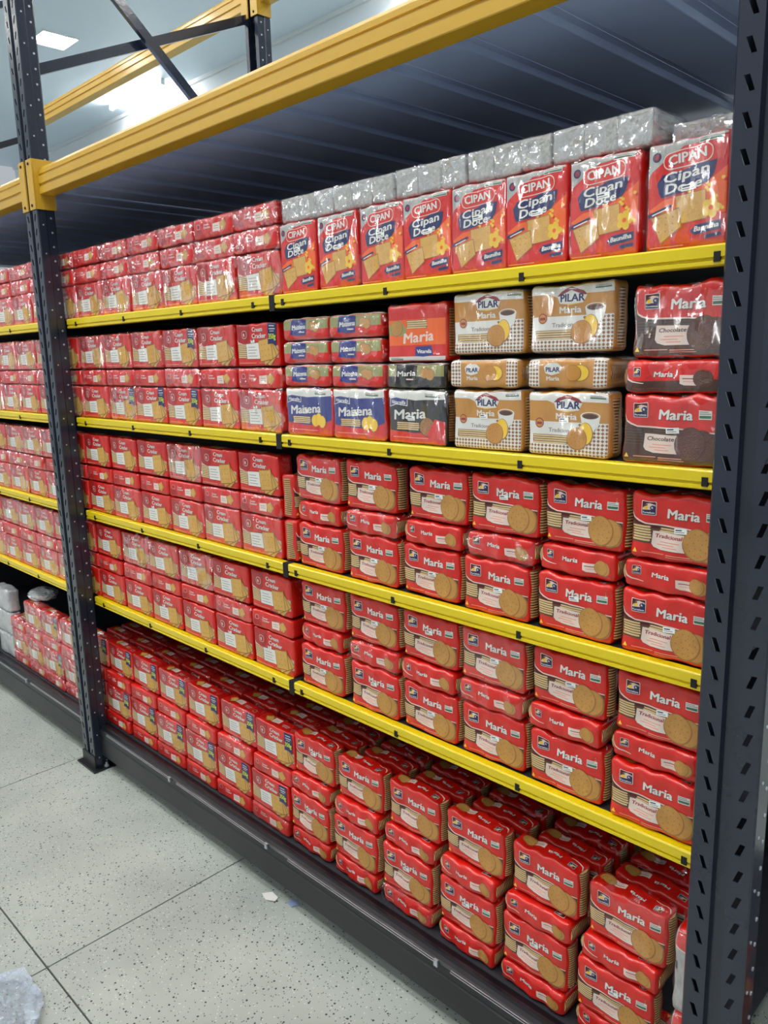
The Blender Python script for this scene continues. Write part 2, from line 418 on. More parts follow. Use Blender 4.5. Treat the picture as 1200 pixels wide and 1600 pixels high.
for i, z in enumerate(SHZ):
    shelf(-.045, 1.203, z, (.03, .397, .762, 1.13), 'yellow-edged %s, left half under the cracker packs' % SHN[i])
    shelf(1.226, 2.408, z, (1.26, 1.635, 2.006, 2.383), 'yellow-edged %s, right half beside the near upright' % SHN[i])
    shelf(-2.485, -.165, z, (-1.33, -.97, -.61, -.25), 'yellow-edged %s in the left bay' % SHN[i])
    bm = bmesh.new(); box(bm, 1.2035, 1.2255, -.001, .06, z - FH - .006, z + .001)
    tag(link('joint_bracket', mesh('joint_bracket', bm, 'slot_black')), 'black bracket joining the two halves of the %s' % SHN[i], 'bracket', 'black shelf brackets')
# added dark sheet standing in for the shade behind the packs
bm = bmesh.new(); box(bm, -2.485, 2.405, .956, .964, .1, 2.24)
tag(link('shade_back_sheet', mesh('shade_back_sheet', bm, 'board_dark')), 'added dark sheet for the shade behind the shelves', 'panel')

bm = bmesh.new(); box(bm, -2.497, -2.487, .024, .955, .02, 2.24)  # added sheet, hides the bright space beyond the left bay
tag(link('light_block_sheet', mesh('light_block_sheet', bm, 'board_dark')), 'added dark sheet blocking light at the far left of the left bay', 'panel')
# base beams
def base_beam(x0, x1, label, rails):
    root = tag(empty('base_beam', (x0, 0, 0)), label, 'base beam', 'black base beams')
    y = -.036
    prof = [(y, .062), (y + .003, .058), (y + .05, .058), (y + .05, .176), (y + .034, .180), (y + .030, .184), (y + .020, .184), (y + .017, .178), (y + .006, .175), (y, .170), (y, .150), (y + .003, .147), (y + .003, .140), (y, .137)]
    link('beam', mesh('beam', extrude_x(prof, 0, x1 - x0), 'steel_black'), root)
    bm = bmesh.new(); box(bm, 0, x1 - x0, .015, .95, .165, .178); link('deck', mesh('deck', bm, 'board_dark'), root)
    for a, b in rails:  # pale rail pieces also put in the bright highlights along the beam ridge
        bm = bmesh.new(); box(bm, a - x0, b - x0, y - .004, y, .171, .1735); box(bm, a - x0, b - x0, y - .004, y - .003, .168, .1735)
        box(bm, b - x0 - .012, b - x0, y - .006, y, .160, .178)
        link('price_rail_highlight', mesh('price_rail_highlight', bm, 'zinc'), root)
    return root
base_beam(XL0 + .002, XR0 - .002, 'black base beam along the floor under the main bay', ((.02, .52), (.56, 1.10), (1.20, 1.80), (1.84, 2.35)))
base_beam(-2.485, PX_L - PW / 2 - .002, 'black base beam along the floor under the left bay', ((-1.3, -.8), (-.76, -.2)))
base_beam(PX_R + PW / 2 + .002, 3.4, 'black base beam in the bay right of the near upright', ())

# ------------------------------------------------------------------ packs: prints and bodies
_txt = {}
def text_geo(s, bold):
    key = (s, bold)
    if key not in _txt:
        c = bpy.data.curves.new('t', 'FONT'); c.body = s; c.size = 1.0; c.resolution_u = 2; c.fill_mode = 'FRONT'
        o = bpy.data.objects.new('t', c); COL.objects.link(o)
        dg = bpy.context.evaluated_depsgraph_get(); dg.update()
        me = o.evaluated_get(dg).to_mesh()
        vs = [(v.co.x, v.co.y) for v in me.vertices]; fs = [tuple(p.vertices) for p in me.polygons]
        o.evaluated_get(dg).to_mesh_clear()
        bpy.data.objects.remove(o); bpy.data.curves.remove(c)
        x0 = min(v[0] for v in vs); x1 = max(v[0] for v in vs)
        _txt[key] = ([(v[0] - x0, v[1]) for v in vs], fs, x1 - x0)
    return _txt[key]

class Print:
    def __init__(s): s.sh = []; s.mats = []
    def _m(s, m):
        if m not in s.mats: s.mats.append(m)
        return s.mats.index(m)
    def poly(s, pts, m, l): s.sh.append((list(pts), [tuple(range(len(pts)))], s._m(m), l))
    def rect(s, x, y, w, h, m, l, rot=0.0, sk=0.0):
        cx, cy = x + w / 2, y + h / 2; c, n = math.cos(rot), math.sin(rot)
        pts = []
        for a, b in ((-w / 2, -h / 2), (w / 2, -h / 2), (w / 2, h / 2), (-w / 2, h / 2)):
            a += sk * b; pts.append((cx + a * c - b * n, cy + a * n + b * c))
        s.poly(pts, m, l)
    def rrect(s, x, y, w, h, r, m, l, rot=0.0):
        cx, cy = x + w / 2, y + h / 2; c, n = math.cos(rot), math.sin(rot); pts = []
        for qx, qy, a0 in ((1, 1, 0), (-1, 1, 90), (-1, -1, 180), (1, -1, 270)):
            for k in range(5):
                a = math.radians(a0 + k * 22.5); X = qx * (w / 2 - r) + r * math.cos(a); Y = qy * (h / 2 - r) + r * math.sin(a)
                pts.append((cx + X * c - Y * n, cy + X * n + Y * c))
        s.poly(pts, m, l)
    def ell(s, cx, cy, rx, ry, m, l, n=22):
        s.poly([(cx + rx * math.cos(2 * math.pi * k / n), cy + ry * math.sin(2 * math.pi * k / n)) for k in range(n)], m, l)
    def text(s, t, x, y, h, m, l, w=None, shear=0.0, rot=0.0, bold=0.0):
        vs, fs, tw = text_geo(t, 0)
        sy = h / 0.70; sx = sy if w is None else w / tw
        c, n = math.cos(rot), math.sin(rot); out = []
        for a, b in vs:
            X = a * sx + b * sy * shear; Y = b * sy; out.append((x + X * c - Y * n, y + X * n + Y * c))
        if bold:
            e = h * .055
            for q_, (ex, ey) in enumerate(((-e, 0), (e, 0), (0, e * .6), (0, -e * .6))):
                s.sh.append(([(a + ex, b + ey) for a, b in out], fs, s._m(m), l + .15 * q_))
        else: s.sh.append((out, fs, s._m(m), l))
    def biscuit(s, cx, cy, rx, ry, l, face='biscuit', rim='biscuit_edge', dots=True):
        s.ell(cx, cy, rx, ry, rim, l); s.ell(cx - rx * .02, cy + ry * .03, rx * .93, ry * .93, face, l + 1)
        if dots:
            for rr, k in ((.3, 5), (.66, 10)):
                for i in range(k):
                    a = 2 * math.pi * i / k + rr; s.ell(cx + rx * rr * math.cos(a), cy + ry * rr * math.sin(a), rx * .05, ry * .05, rim, l + 2, 5)
    def stack(s, x, y, w, n, pitch, l, pale='biscuit_pale', gap='biscuit_gap'):
        s.rect(x, y, w, n * pitch, gap, l)
        for i in range(n):
            d = ((i * 7919) % 5 - 2) * .5
            s.rrect(x + d + .5, y + i * pitch + .4, w - 1, pitch * .68, pitch * .3, pale, l + 1)
    def squares(s, cx, cy, sz, l, n=3, face='cracker', rim='biscuit_edge', spread=.22):
        for i in range(n):
            a = .75 - i * .32; x = cx + (n - 1 - i) * sz * spread; y = cy - (n - 1 - i) * sz * .05
            s.rect(x - sz / 2, y - sz / 2, sz, sz, rim, l + 3 * i, a); s.rect(x - sz * .47, y - sz * .46, sz * .93, sz * .93, face, l + 3 * i + 1, a)
        for i in range(3):
            for j in range(3):
                u, v = (i - 1) * sz * .25, (j - 1) * sz * .25; c, nn = math.cos(a), math.sin(a)
                s.ell(x + u * c - v * nn, y + u * nn + v * c, sz * .025, sz * .025, rim, l + 3 * n, 5)

class Shape:
    """soft pack: rounded box, bulged over the rolls inside it, softly wrinkled"""
    def __init__(s, w, h, d, r=.010, a=.10, rolls=3, wr=.0016, seed=0.0, side=0.0):
        s.w, s.h, s.d, s.r, s.a, s.n, s.wr, s.seed = w - 2 * side, h, d, r, a, rolls, wr, seed
    def map(s, P, off=0.0):
        r = s.r; hw, hd = s.w / 2, s.d / 2
        q = Vector((max(-hw + r, min(hw - r, P.x)), max(-hd + r, min(hd - r, P.y)), max(r, min(s.h - r, P.z))))
        n = P - q
        n = n.normalized() if n.length > 1e-9 else Vector((0, -1, 0))
        S = q + n * (r + off)
        if s.a:
            b = .5 - .5 * math.cos(2 * math.pi * s.n * (S.x / s.w + .5))
            t = min(1, max(0, .5 - abs(S.z / s.h - .5)) * 5)
            S.y *= 1 - s.a * (1 - b) * (.35 + .65 * t)
        f = noise.noise(S * 22 + Vector((s.seed, 3.1, 0))) * s.wr + noise.noise(S * 60 + Vector((0, s.seed, 7))) * s.wr * .15
        S = S + n * f
        if P.z > s.h * .75: S.z += noise.noise(Vector((S.x * 30, S.y * 12, s.seed))) * s.wr * 2.4 * (P.z / s.h - .75) * 4
        return S
    def body(s, name, m, off=0.0, nx=30, ny=8, nz=16, faces='all'):
        bm = bmesh.new(); w, h, d = s.w, s.h, s.d
        def grid(o, u, v, nu, nv):
            g = [[bm.verts.new(o + u * (i / nu) + v * (j / nv)) for j in range(nv + 1)] for i in range(nu + 1)]
            for i in range(nu):
                for j in range(nv): bm.faces.new((g[i][j], g[i + 1][j], g[i + 1][j + 1], g[i][j + 1]))
        X, Y, Z = Vector((w, 0, 0)), Vector((0, d, 0)), Vector((0, 0, h)); o = Vector((-w / 2, -d / 2, 0))
        grid(o, X, Z, nx, nz); grid(o + Z, X, Y, nx, ny); grid(o + X, Y, Z, ny, nz)
        if faces == 'all': grid(o + Y, Z, X, nz, nx); grid(o, Y, X, ny, nx)
        grid(o, Z, Y, nz, ny)
        bmesh.ops.remove_doubles(bm, verts=bm.verts, dist=1e-6)
        for v in bm.verts: v.co = s.map(v.co.copy(), off)
        return mesh(name, bm, m, smooth='keep')
    def prnt(s, name, p, face='front', base=.0003, step=.0001):
        bm = bmesh.new(); lay = bm.faces.layers.float.new('lay')
        for pts, fs, mi, l in p.sh:
            vv = [bm.verts.new((a / 1000, 0, b / 1000)) for a, b in pts]
            for f in fs:
                try: F = bm.faces.new([vv[i] for i in f])
                except ValueError: continue
                F.material_index = mi; F[lay] = l
        bmesh.ops.triangulate(bm, faces=[f for f in bm.faces if len(f.verts) > 4], ngon_method='EAR_CLIP')
        W_, H_ = (s.w, s.h) if face == 'front' else (s.w, s.d)
        def cuts(L, st, ax):
            k = int(L / st)
            for i in range(1, k + 1):
                co = [0, 0, 0]; co[ax] = i * L / (k + 1); no = [0, 0, 0]; no[ax] = 1
                bmesh.ops.bisect_plane(bm, geom=bm.verts[:] + bm.edges[:] + bm.faces[:], plane_co=co, plane_no=no, dist=1e-6)
        cuts(W_, .005, 0); cuts(H_, .0055, 2)
        for f in bm.faces:
            f.normal_update()
            if f.normal.y > 0: f.normal_flip()
        for v in bm.verts:
            l = v.link_faces[0][lay] if v.link_faces else 0
            u, t = v.co.x, v.co.z
            u = min(max(u, .0005), W_ - .0005); t = min(max(t, .0005), H_ - .0005)
            P = Vector((u - s.w / 2, -s.d / 2, t)) if face == 'front' else Vector((s.w / 2 - u, s.d / 2 - t, s.h))
            v.co = s.map(P, base + step * l)
        me = bpy.data.meshes.new(name); bm.to_mesh(me); bm.free()
        for m in p.mats: me.materials.append(MATS[m])
        for q in me.polygons: q.use_smooth = True
        return me

def roll_mesh(name, R, h, n, m='biscuit_side', seg=14):
    bm = bmesh.new(); rings = []
    for i in range(n):
        z0 = h * i / n; z1 = h * (i + 1) / n; j = (math.sin(i * 12.9898) * .5) * .0008
        for z, r in ((z0, R - .0016), (z0 + (z1 - z0) * .22, R + j), (z0 + (z1 - z0) * .72, R + j), (z1, R - .0016)):
            rings.append([bm.verts.new((r * math.cos(2 * math.pi * k / seg), r * math.sin(2 * math.pi * k / seg), z)) for k in range(seg)])
    for q_, (a, b) in enumerate(zip(rings, rings[1:])):
        for k in range(seg): bm.faces.new((a[k], a[(k + 1) % seg], b[(k + 1) % seg], b[k])).material_index = int(q_ % 4 != 1)
    bm.faces.new(rings[0][::-1]); bm.faces.new(rings[-1])
    return mesh(name, bm, m, 'roll_gap')

# --- artwork ---
def emblem(p, x, y, s, l):
    p.rrect(x, y, s, s * .98, s * .08, 'white_print', l); p.rrect(x + s * .04, y + s * .04, s * .92, s * .9, s * .06, 'shadow_print', l + 1)
    p.poly([(x + s * .08, y + s * .45), (x + s * .3, y + s * .78), (x + s * .55, y + s * .86), (x + s * .92, y + s * .74), (x + s * .92, y + s * .4), (x + s * .08, y + s * .34)], 'cream_print', l + 2)
    p.ell(x + s * .30, y + s * .52, s * .16, s * .15, 'yellow_print', l + 3, 10)
    p.rect(x + s * .12, y + s * .62, s * .3, s * .10, 'brown_print', l + 4, .5)
    p.ell(x + s * .76, y + s * .52, s * .19, s * .19, 'navy_print', l + 5, 12)
    p.text('ft', x + s * .66, y + s * .46, s * .15, 'white_print', l + 6, bold=.010)
    p.rect(x + s * .04, y + s * .05, s * .92, s * .25, 'navy_print', l + 5)
    p.text('Fortaleza', x + s * .1, y + s * .12, s * .12, 'white_print', l + 6, w=s * .8, bold=.010)

def badge(p, x, y, w, h, l):
    p.rect(x, y, w, h, 'white_print', l); p.rect(x + 1, y + h * .12, w - 2, h * .32, 'green_print', l + 1)
    p.rect(x + 1, y + h * .56, w - 2, h * .12, 'grey_print', l + 1); p.rect(x + 1, y + h * .78, w * .7, h * .1, 'grey_print', l + 1)

def swoosh(p, W_, m, l, ytop, ymid, yend):
    p.poly([(1, ytop), (6, ytop - 10), (16, ymid + 5), (30, ymid + 1), (55, ymid), (100, ymid - 1), (W_ - 1, yend), (W_ - 1, yend + 2), (100, ymid + 1.6), (55, ymid + 2.4), (30, ymid + 3.6), (18, ymid + 7.5), (9, ytop - 8), (1, ytop + 5)], m, l)

def round_front(choc=False):
    p = Print(); W_ = 174
    win = 'chocolate_film' if choc else 'brown_print'
    p.poly([(1, 30 if not choc else 1), (1, 84), (6, 75), (16, 68), (30, 65), (55, 64), (100, 63), (W_ - 1, 58), (W_ - 1, 26 if not choc else 1), (120, 27 if not choc else 1)], win, 0)
    if not choc: p.poly([(1, 84), (6, 75), (16, 68), (30, 65), (55, 64), (80, 63.5), (60, 58), (30, 58), (12, 63), (1, 72)], 'shadow_print', 1)
    swoosh(p, W_, 'cream_print', 1, 84, 64, 57.5)
    pale, gap = ('biscuit_gap', 'black_film') if choc else ('biscuit_pale', 'biscuit_gap')
    p.stack(3, 33, 38, 6, 5.0, 2, pale, gap); p.stack(56, 53, 52, 2, 4.4, 2, pale, gap)
    card = [(42, 30), (44, 54), (104, 52), (106, 20), (60, 20), (46, 24)]
    p.poly([(a + .8, b - 1) for a, b in card], 'shadow_print', 3); p.poly(card, 'cream_print', 4)
    p.text('Chocolate' if choc else 'Tradicional', 48, 42, 7, 'script_red' if not choc else 'brown_print', 5, w=50, shear=.15, bold=.008)
    for i, (a, b) in enumerate(((58, 34), (52, 29), (62, 24.5))): p.rect(a, b, 36 - i * 4, 1.6, 'faint_print', 5)
    fc, rm = ('chocolate_biscuit', 'chocolate_film') if choc else ('biscuit', 'biscuit_edge')
    p.biscuit(158, 35, 15, 24, 6, fc, rm, False); p.biscuit(147, 36, 24, 28, 8, fc, rm, False); p.biscuit(127, 38, 28, 30, 10, fc, rm, True)
    emblem(p, 22, 82, 27, 2)
    p.text('Maria', 70.8, 79, 17, 'shadow_print', 2, w=58, shear=.08, bold=.012); p.text('Maria', 70, 80, 17, 'white_print', 3, w=58, shear=.08, bold=.012)
    badge(p, 140, 82, 22, 15, 2)
    p.poly([(6, 10), (15, 10), (10.5, 18)], 'yellow_print', 2); p.rect(24, 12, 42, 1.3, 'faint_print', 2); p.rect(70, 11, 60, 1.6, 'faint_print', 2); p.rect(70, 8, 48, 1.0, 'faint_print', 2)
    return p
def round_top(choc=False):
    p = Print()
    if choc: p.poly([(1, 1), (1, 22), (40, 20), (173, 24), (173, 1)], 'chocolate_film', 0)
    p.poly([(1, 30), (6, 22), (16, 18), (40, 16), (42, 17), (18, 20), (9, 24), (2, 34)], 'cream_print', 1)
    emblem(p, 18, 28, 17, 1)
    p.text('Maria', 57.6, 27.4, 9, 'shadow_print', 1, w=34, shear=.1, bold=.010); p.text('Maria', 57, 28, 9, 'white_print', 2, w=34, shear=.1, bold=.012)
    p.poly([(104, 16), (103, 31), (138, 31), (138, 13), (112, 13)], 'cream_print', 1); p.rect(108, 24, 22, 1.6, 'script_red', 2); p.rect(110, 19, 18, 1.2, 'faint_print', 2)
    fc, rm = ('chocolate_biscuit', 'chocolate_film') if choc else ('biscuit', 'biscuit_edge')
    p.biscuit(150, 24, 13, 14, 3, fc, rm, False); p.biscuit(142, 25, 15, 15, 5, fc, rm, True)
    return p
def cracker_front():
    p = Print(); W_ = 192
    p.poly([(1, 117), (1, 76), (8, 68), (22, 64), (50, 62), (62, 74), (66, 117)], 'deep_red_film', 0)
    p.poly([(1, 24), (1, 66), (20, 59), (60, 59), (120, 64), (191, 54), (191, 22), (100, 20)], 'window_tan', 0)
    swoosh(p, 130, 'cream_print', 1, 74, 57, 58)
    p.stack(3, 23, 44, 7, 5.2, 2)
    p.poly([(48, 19), (46, 62), (106, 66), (108, 19)], 'shadow_print', 3); p.poly([(49, 20), (47, 61), (105, 64), (107, 20)], 'white_print', 4)
    for i in range(4): p.rect(55, 27 + i * 8.0, 40 - (i % 2) * 8, 1.8, 'grey_print', 5)
    p.squares(136, 43, 60, 6, 3, rim='cracker_edge', spread=.15)
    p.rrect(27, 76, 24, 22, 9, 'white_print', 2); p.rrect(28.2, 77.2, 21.6, 19.6, 8, 'deep_red_film', 3); p.text('ft', 34, 82, 9, 'white_print', 4, bold=.010)
    p.text('Cream', 76.6, 93.4, 12, 'shadow_print', 2, w=48, bold=.012); p.text('Cream', 76, 94, 12, 'white_print', 3, w=48, bold=.012)
    p.text('Cracker', 74.6, 75.4, 13, 'shadow_print', 2, w=66, bold=.012); p.text('Cracker', 74, 76, 13, 'white_print', 3, w=66, bold=.012)
    p.rect(10, 8, 80, 1.6, 'faint_print', 2); p.rect(100, 8, 60, 1.2, 'faint_print', 2)
    return p
def cracker_top():
    p = Print()
    p.poly([(1, 8), (1, 30), (14, 24), (40, 24), (48, 8)], 'deep_red_film', 0)
    p.rrect(18, 26, 14, 14, 5, 'white_print', 1); p.rrect(18.8, 26.8, 12.4, 12.4, 4.5, 'deep_red_film', 2)
    p.text('Cream', 52, 33, 5.5, 'white_print', 1, w=24, bold=.010); p.text('Cracker', 50, 25, 6, 'white_print', 1, w=34, bold=.010)
    p.poly([(98, 12), (97, 34), (132, 36), (133, 12)], 'cream_print', 1); p.rect(104, 26, 20, 1.6, 'grey_print', 2); p.rect(104, 20, 22, 1.4, 'grey_print', 2)
    p.squares(146, 27, 24, 3, 2)
    return p
def tag_print():
    p = Print()
    p.poly([(150, 58), (150, 117), (186, 117), (186, 52), (168, 60)], 'navy_print', 14)
    p.text('350g', 153, 72, 14, 'lime_print', 15, w=30, bold=.012); p.rect(156, 106, 22, 2.4, 'white_print', 15); p.rect(155, 98, 26, 2.4, 'white_print', 15); p.rect(158, 92, 18, 1.6, 'white_print', 15)
    return p
def cipan_front():
    p = Print(); W_ = 138
    p.poly([(1, 170), (1, 118), (8, 128), (24, 138), (40, 150), (62, 160), (134, 166), (134, 170)], 'clear_beige', 0)
    p.poly([(136, 120), (136, 48), (20, 60), (2, 66), (30, 80), (70, 84), (100, 96)], 'orange_film', 0)
    for i in range(40):
        a = (i * 37) % 100; b = (i * 53) % 60
        if a > 30: p.ell(34 + a, 52 + b * .9, 3.2, 3, 'yellow_print' if i % 3 else 'red_film', 1, 7)
    p.rrect(28, 128, 84, 28, 13, 'cream_print', 2, .06); p.rrect(29.5, 129.5, 81, 25, 12, 'red_film', 3, .06)
    p.text('CIPAN', 38.5, 133.4, 15, 'shadow_print', 4, w=63, rot=.06, bold=.010); p.text('CIPAN', 38, 134, 15, 'white_print', 5, w=63, rot=.06, bold=.012)
    p.poly([(22, 92), (18, 108), (28, 120), (60, 122), (80, 128), (118, 130), (114, 110), (106, 98), (84, 94), (60, 88), (26, 84)], 'navy_print', 4)
    p.text('Cipan', 30, 106, 15, 'white_print', 6, w=76, shear=.2, rot=.10, bold=.016); p.text('Doce', 34, 89, 15, 'white_print', 6, w=60, shear=.2, rot=.08, bold=.016)
    p.rect(52, 40, 52, 46, 'biscuit_edge', 4, .08); p.rect(53, 41, 50, 44, 'cracker', 5, .08)
    p.poly([(8, 54), (58, 66), (64, 34), (28, 10)], 'biscuit_edge', 6); p.poly([(10, 53), (57, 64), (62, 35), (28, 12)], 'cracker', 7)
    for i in range(9): p.ell(24 + (i % 3) * 12, 30 + (i // 3) * 11, 1.2, 1.2, 'biscuit_edge', 8, 5)
    for i in range(5): p.ell(112 + 9 * math.cos(i * 1.257), 58 + 10 * math.sin(i * 1.257), 6.5, 7, 'yellow_print', 6, 9)
    p.ell(112, 58, 4, 4, 'orange_film', 7, 8)
    p.poly([(2, 60), (44, 72), (46, 68), (4, 54)], 'navy_print', 8); p.rect(10, 61, 30, 2, 'white_print', 9, .26)
    p.poly([(78, 26), (88, 34), (130, 38), (130, 24), (86, 18)], 'navy_print', 8); p.text('Baunilha', 86, 23.5, 8, 'white_print', 9, w=40, rot=.10, shear=.2, bold=.010)
    p.rrect(104, 12, 26, 6, 2, 'navy_print', 8, .1); p.rect(8, 4, 60, 1.4, 'faint_print', 2)
    badge(p, 88, 160, 40, 8, 3); p.ell(16, 150, 8, 8, 'navy_print', 3, 12); p.ell(16, 150, 5, 5, 'script_red', 4, 10)
    return p
def maizena_front(black=False):
    p = Print(); W_ = 182; c = 'black_film' if black else 'blue_film'
    p.poly([(1, 34), (1, 100), (40, 104), (90, 100), (181, 104), (181, 44), (140, 30), (80, 28)], c, 0)
    p.poly([(1, 104), (1, 124), (181, 124), (181, 104), (90, 100), (40, 104)], 'white_print', 0)
    p.poly([(6, 84), (8, 104), (30, 108), (58, 104), (64, 108), (62, 86), (30, 90)], 'white_print', 1); p.poly([(8, 86), (10, 102), (30, 106), (58, 102), (62, 104), (60, 88), (30, 92)], 'blue_film', 2)
    p.text('Vitarella', 12, 92, 8, 'white_print', 3, w=44, shear=.2, rot=-.03, bold=.01)
    t = 'Maria' if black else 'Maizena'
    p.text(t, 22, 55, 22, 'white_print', 2, w=96 if black else 118, shear=.15, rot=.06, bold=.012)
    p.stack(30, 32, 70, 4, 4.6, 2)
    if black: p.biscuit(125, 40, 24, 22, 6, 'biscuit_edge', 'brown_print')
    else:
        for a, b in ((132, 44), (118, 40), (146, 38)): p.ell(a, b, 15, 17, 'biscuit_edge', 5, 12); p.ell(a, b, 13.5, 15.5, 'yellow_print', 6, 12)
    if black: p.poly([(1, 30), (80, 26), (140, 28), (181, 42), (181, 1), (1, 1)], 'red_film', 0)
    if black: p.poly([(150, 60), (181, 52), (181, 10), (150, 20), (120, 20)], 'red_film', 8)
    p.rect(16, 14, 110, 1.6, 'faint_print', 2); badge(p, 118, 106, 46, 10, 1)
    p.poly([(136, 72), (142, 84), (148, 80)], 'navy_print', 3)
    return p
def maizena_top(black=False):
    p = Print(); c = 'black_film' if black else 'blue_film'
    p.poly([(1, 26), (1, 52), (181, 52), (181, 26)], 'olive_window', 0)
    p.poly([(30, 14), (34, 52), (62, 55), (98, 50), (92, 12), (60, 10)], c, 2)
    p.text('Maria' if black else 'Maizena', 36, 26, 12, 'white_print', 3, w=56, shear=.15, rot=.04, bold=.012); p.rect(64, 18, 22, 3, 'cream_print', 3)
    for a, b in ((120, 34), (134, 30)): p.ell(a, b, 13, 13, 'biscuit_edge', 2, 12); p.ell(a, b, 11.6, 11.6, 'biscuit', 3, 12)
    return p
def orange_front():
    p = Print()
    p.rect(1, 36, 180, 56, 'orange_film', 0); p.poly([(1, 80), (40, 92), (60, 70), (50, 56), (1, 60)], 'olive_window', 1); p.stack(60, 72, 60, 4, 4.6, 2)
    p.text('Maria', 50, 40, 22, 'cream_print', 2, w=90, shear=.15, rot=.06, bold=.012)
    p.poly([(86, 12), (88, 32), (134, 34), (140, 14), (110, 10)], 'blue_film', 3); p.text('Vitarella', 92, 18, 8, 'white_print', 4, w=42, bold=.01)
    p.rect(1, 1, 180, 10, 'white_print', 1); p.biscuit(30, 74, 18, 18, 3); badge(p, 10, 2, 40, 8, 3)
    return p
def pilar_front():
    p = Print(); W_ = 182
    p.poly([(1, 108), (1, 126), (181, 126), (181, 106), (124, 106), (100, 98), (70, 98), (56, 108)], 'white_print', 0)
    p.rect(1, 1, 180, 66, 'white_print', 0)
    for i in range(22):
        for j in range(9):
            x = 4 + i * 8.2; y = 5 + j * 7.2
            if y < 22 or x > 112:
                p.poly([(x - 3.6, y), (x, y - 3.3), (x + 3.6, y), (x, y + 3.3)], 'caramel_brown', 1)
    p.poly([(66, 90), (60, 104), (72, 114), (92, 118), (114, 114), (124, 104), (116, 90), (92, 86)], 'white_print', 2)
    p.poly([(70, 112), (92, 121), (116, 112), (124, 104), (118, 104), (92, 114), (66, 104), (60, 104)], 'script_red', 3)
    p.text('PILAR', 68, 93, 14, 'navy_print', 4, w=50, bold=.012); p.poly([(70, 90), (92, 86), (114, 90), (92, 88.4)], 'yellow_print', 4)
    p.text('Maria', 66, 72, 12, 'white_print', 2, w=46, bold=.012)
    p.rect(48, 44, 58, 14, 'white_print', 2); p.text('Tradicional', 50, 47, 8, 'grey_print', 3, w=54, bold=.01)
    p.stack(14, 24, 80, 4, 4.4, 2); p.ell(30, 64, 10, 10, 'script_red', 3, 14); p.ell(30, 64, 8, 8, 'caramel_film', 4, 14); p.rect(24, 61, 12, 5, 'script_red', 5)
    p.poly([(120, 80), (124, 60), (136, 52), (150, 52), (160, 62), (163, 80)], 'white_print', 4); p.ell(141.5, 80, 21.5, 8, 'white_print', 5); p.ell(141.5, 80.5, 18.5, 6, 'biscuit_edge', 6); p.ell(141.5, 79.5, 16, 4.6, 'chocolate_film', 7)
    p.biscuit(132, 46, 17, 22, 8, 'yellow_print', 'biscuit_edge', False); p.biscuit(114, 36, 22, 22, 10, 'caramel_film', 'biscuit_edge', True)
    badge(p, 140, 112, 34, 8, 2)
    return p
def pilar_top():
    p = Print()
    for x0 in (4, 154):
        p.rect(x0 - 3, 2, 30, 56, 'white_print', 0)
        for i in range(4):
            for j in range(7):
                x = x0 + i * 7.4; y = 6 + j * 7.6; p.poly([(x - 3.3, y), (x, y - 3.4), (x + 3.3, y), (x, y + 3.4)], 'caramel_brown', 1)
    p.poly([(46, 30), (42, 42), (52, 50), (72, 50), (82, 42), (76, 30), (60, 26)], 'white_print', 1); p.text('PILAR', 47, 33, 9, 'navy_print', 2, w=30, bold=.012)
    p.text('Maria', 48, 16, 8, 'white_print', 1, w=28, bold=.012); p.biscuit(122, 30, 20, 16, 2, 'yellow_print', 'biscuit_edge', False); p.biscuit(108, 30, 18, 16, 4, 'caramel_film', 'biscuit_edge', False)
    return p
def sticker_print(x, y, w=22, h=10):
    p = Print(); p.rect(x, y, w, h, 'price_sticker', 14, .05); p.rect(x + 2, y + 2.2, w - 6, 1.4, 'grey_print', 15, .05); p.rect(x + 2, y + 5.4, w * .5, 2.2, 'navy_print', 15, .05)
    return p

# --- kinds: dict of part meshes ---
KIND = {}
def kind(name, w, h, d, body, front=None, top=None, rolls=3, roll=None, extra=None, side=0.0, film=True, variants=2, r=.010, a=.10, wr=.0016):
    KIND[name] = []
    f = front; t = top
    for v in range(variants):
        S = Shape(w, h, d, r=r, a=a, rolls=rolls, wr=wr, seed=v * 11.3 + len(name), side=side)
        parts = {'wrapper': S.body('wrapper', body)}
        if f: parts['printed_front'] = S.prnt('printed_front', f)
        if t: parts['printed_top'] = S.prnt('printed_top', t, 'top')
        for k_, (pp, ff) in (extra or {}).items(): parts[k_] = S.prnt(k_, pp, ff)
        if film:
            SF = Shape(w, h, d, r=r * 1.3, a=a * .35, rolls=rolls, wr=wr * 1.6, seed=v * 5.7 + 40, side=side)
            parts['clear_film'] = SF.body('clear_film', 'clear_film', off=.0026, nx=26, nz=14, ny=6)
            SL = SF.body('clear_film', 'clear_film_light', off=.0026, nx=26, nz=14, ny=6); parts['clear_film_light'] = SL
            parts['clear_film_heavy'] = SF.body('clear_film', 'clear_film_heavy', off=.0026, nx=26, nz=14, ny=6)
        KIND[name].append(dict(parts=parts, dim=(w, h, d), roll=roll))
rollM = roll_mesh('biscuit_roll', .0265, .103, 18)
rollC = roll_mesh('biscuit_roll', .0265, .103, 18, 'biscuit_edge')
kind('round', .186, .1215, .057, 'red_film', round_front(), round_top(), roll=rollM, side=.006,
     extra={'price_sticker': (sticker_print(84, 54), 'front'), 'price_sticker_b': (sticker_print(78, 74), 'front')}, film=True, wr=.0033)
kind('choc', .188, .1215, .057, 'red_film', round_front(True), round_top(True), roll=rollC, side=.006, variants=1, wr=.0033,
     extra={'price_sticker': (sticker_print(84, 56), 'front')})
kind('cracker', .196, .1165, .0555, 'red_film', cracker_front(), cracker_top(), rolls=2, a=.05, r=.006, side=.002, variants=2,
     extra={'weight_tag': (tag_print(), 'front'), 'price_sticker': (sticker_print(70, 64, 16, 8), 'front')})
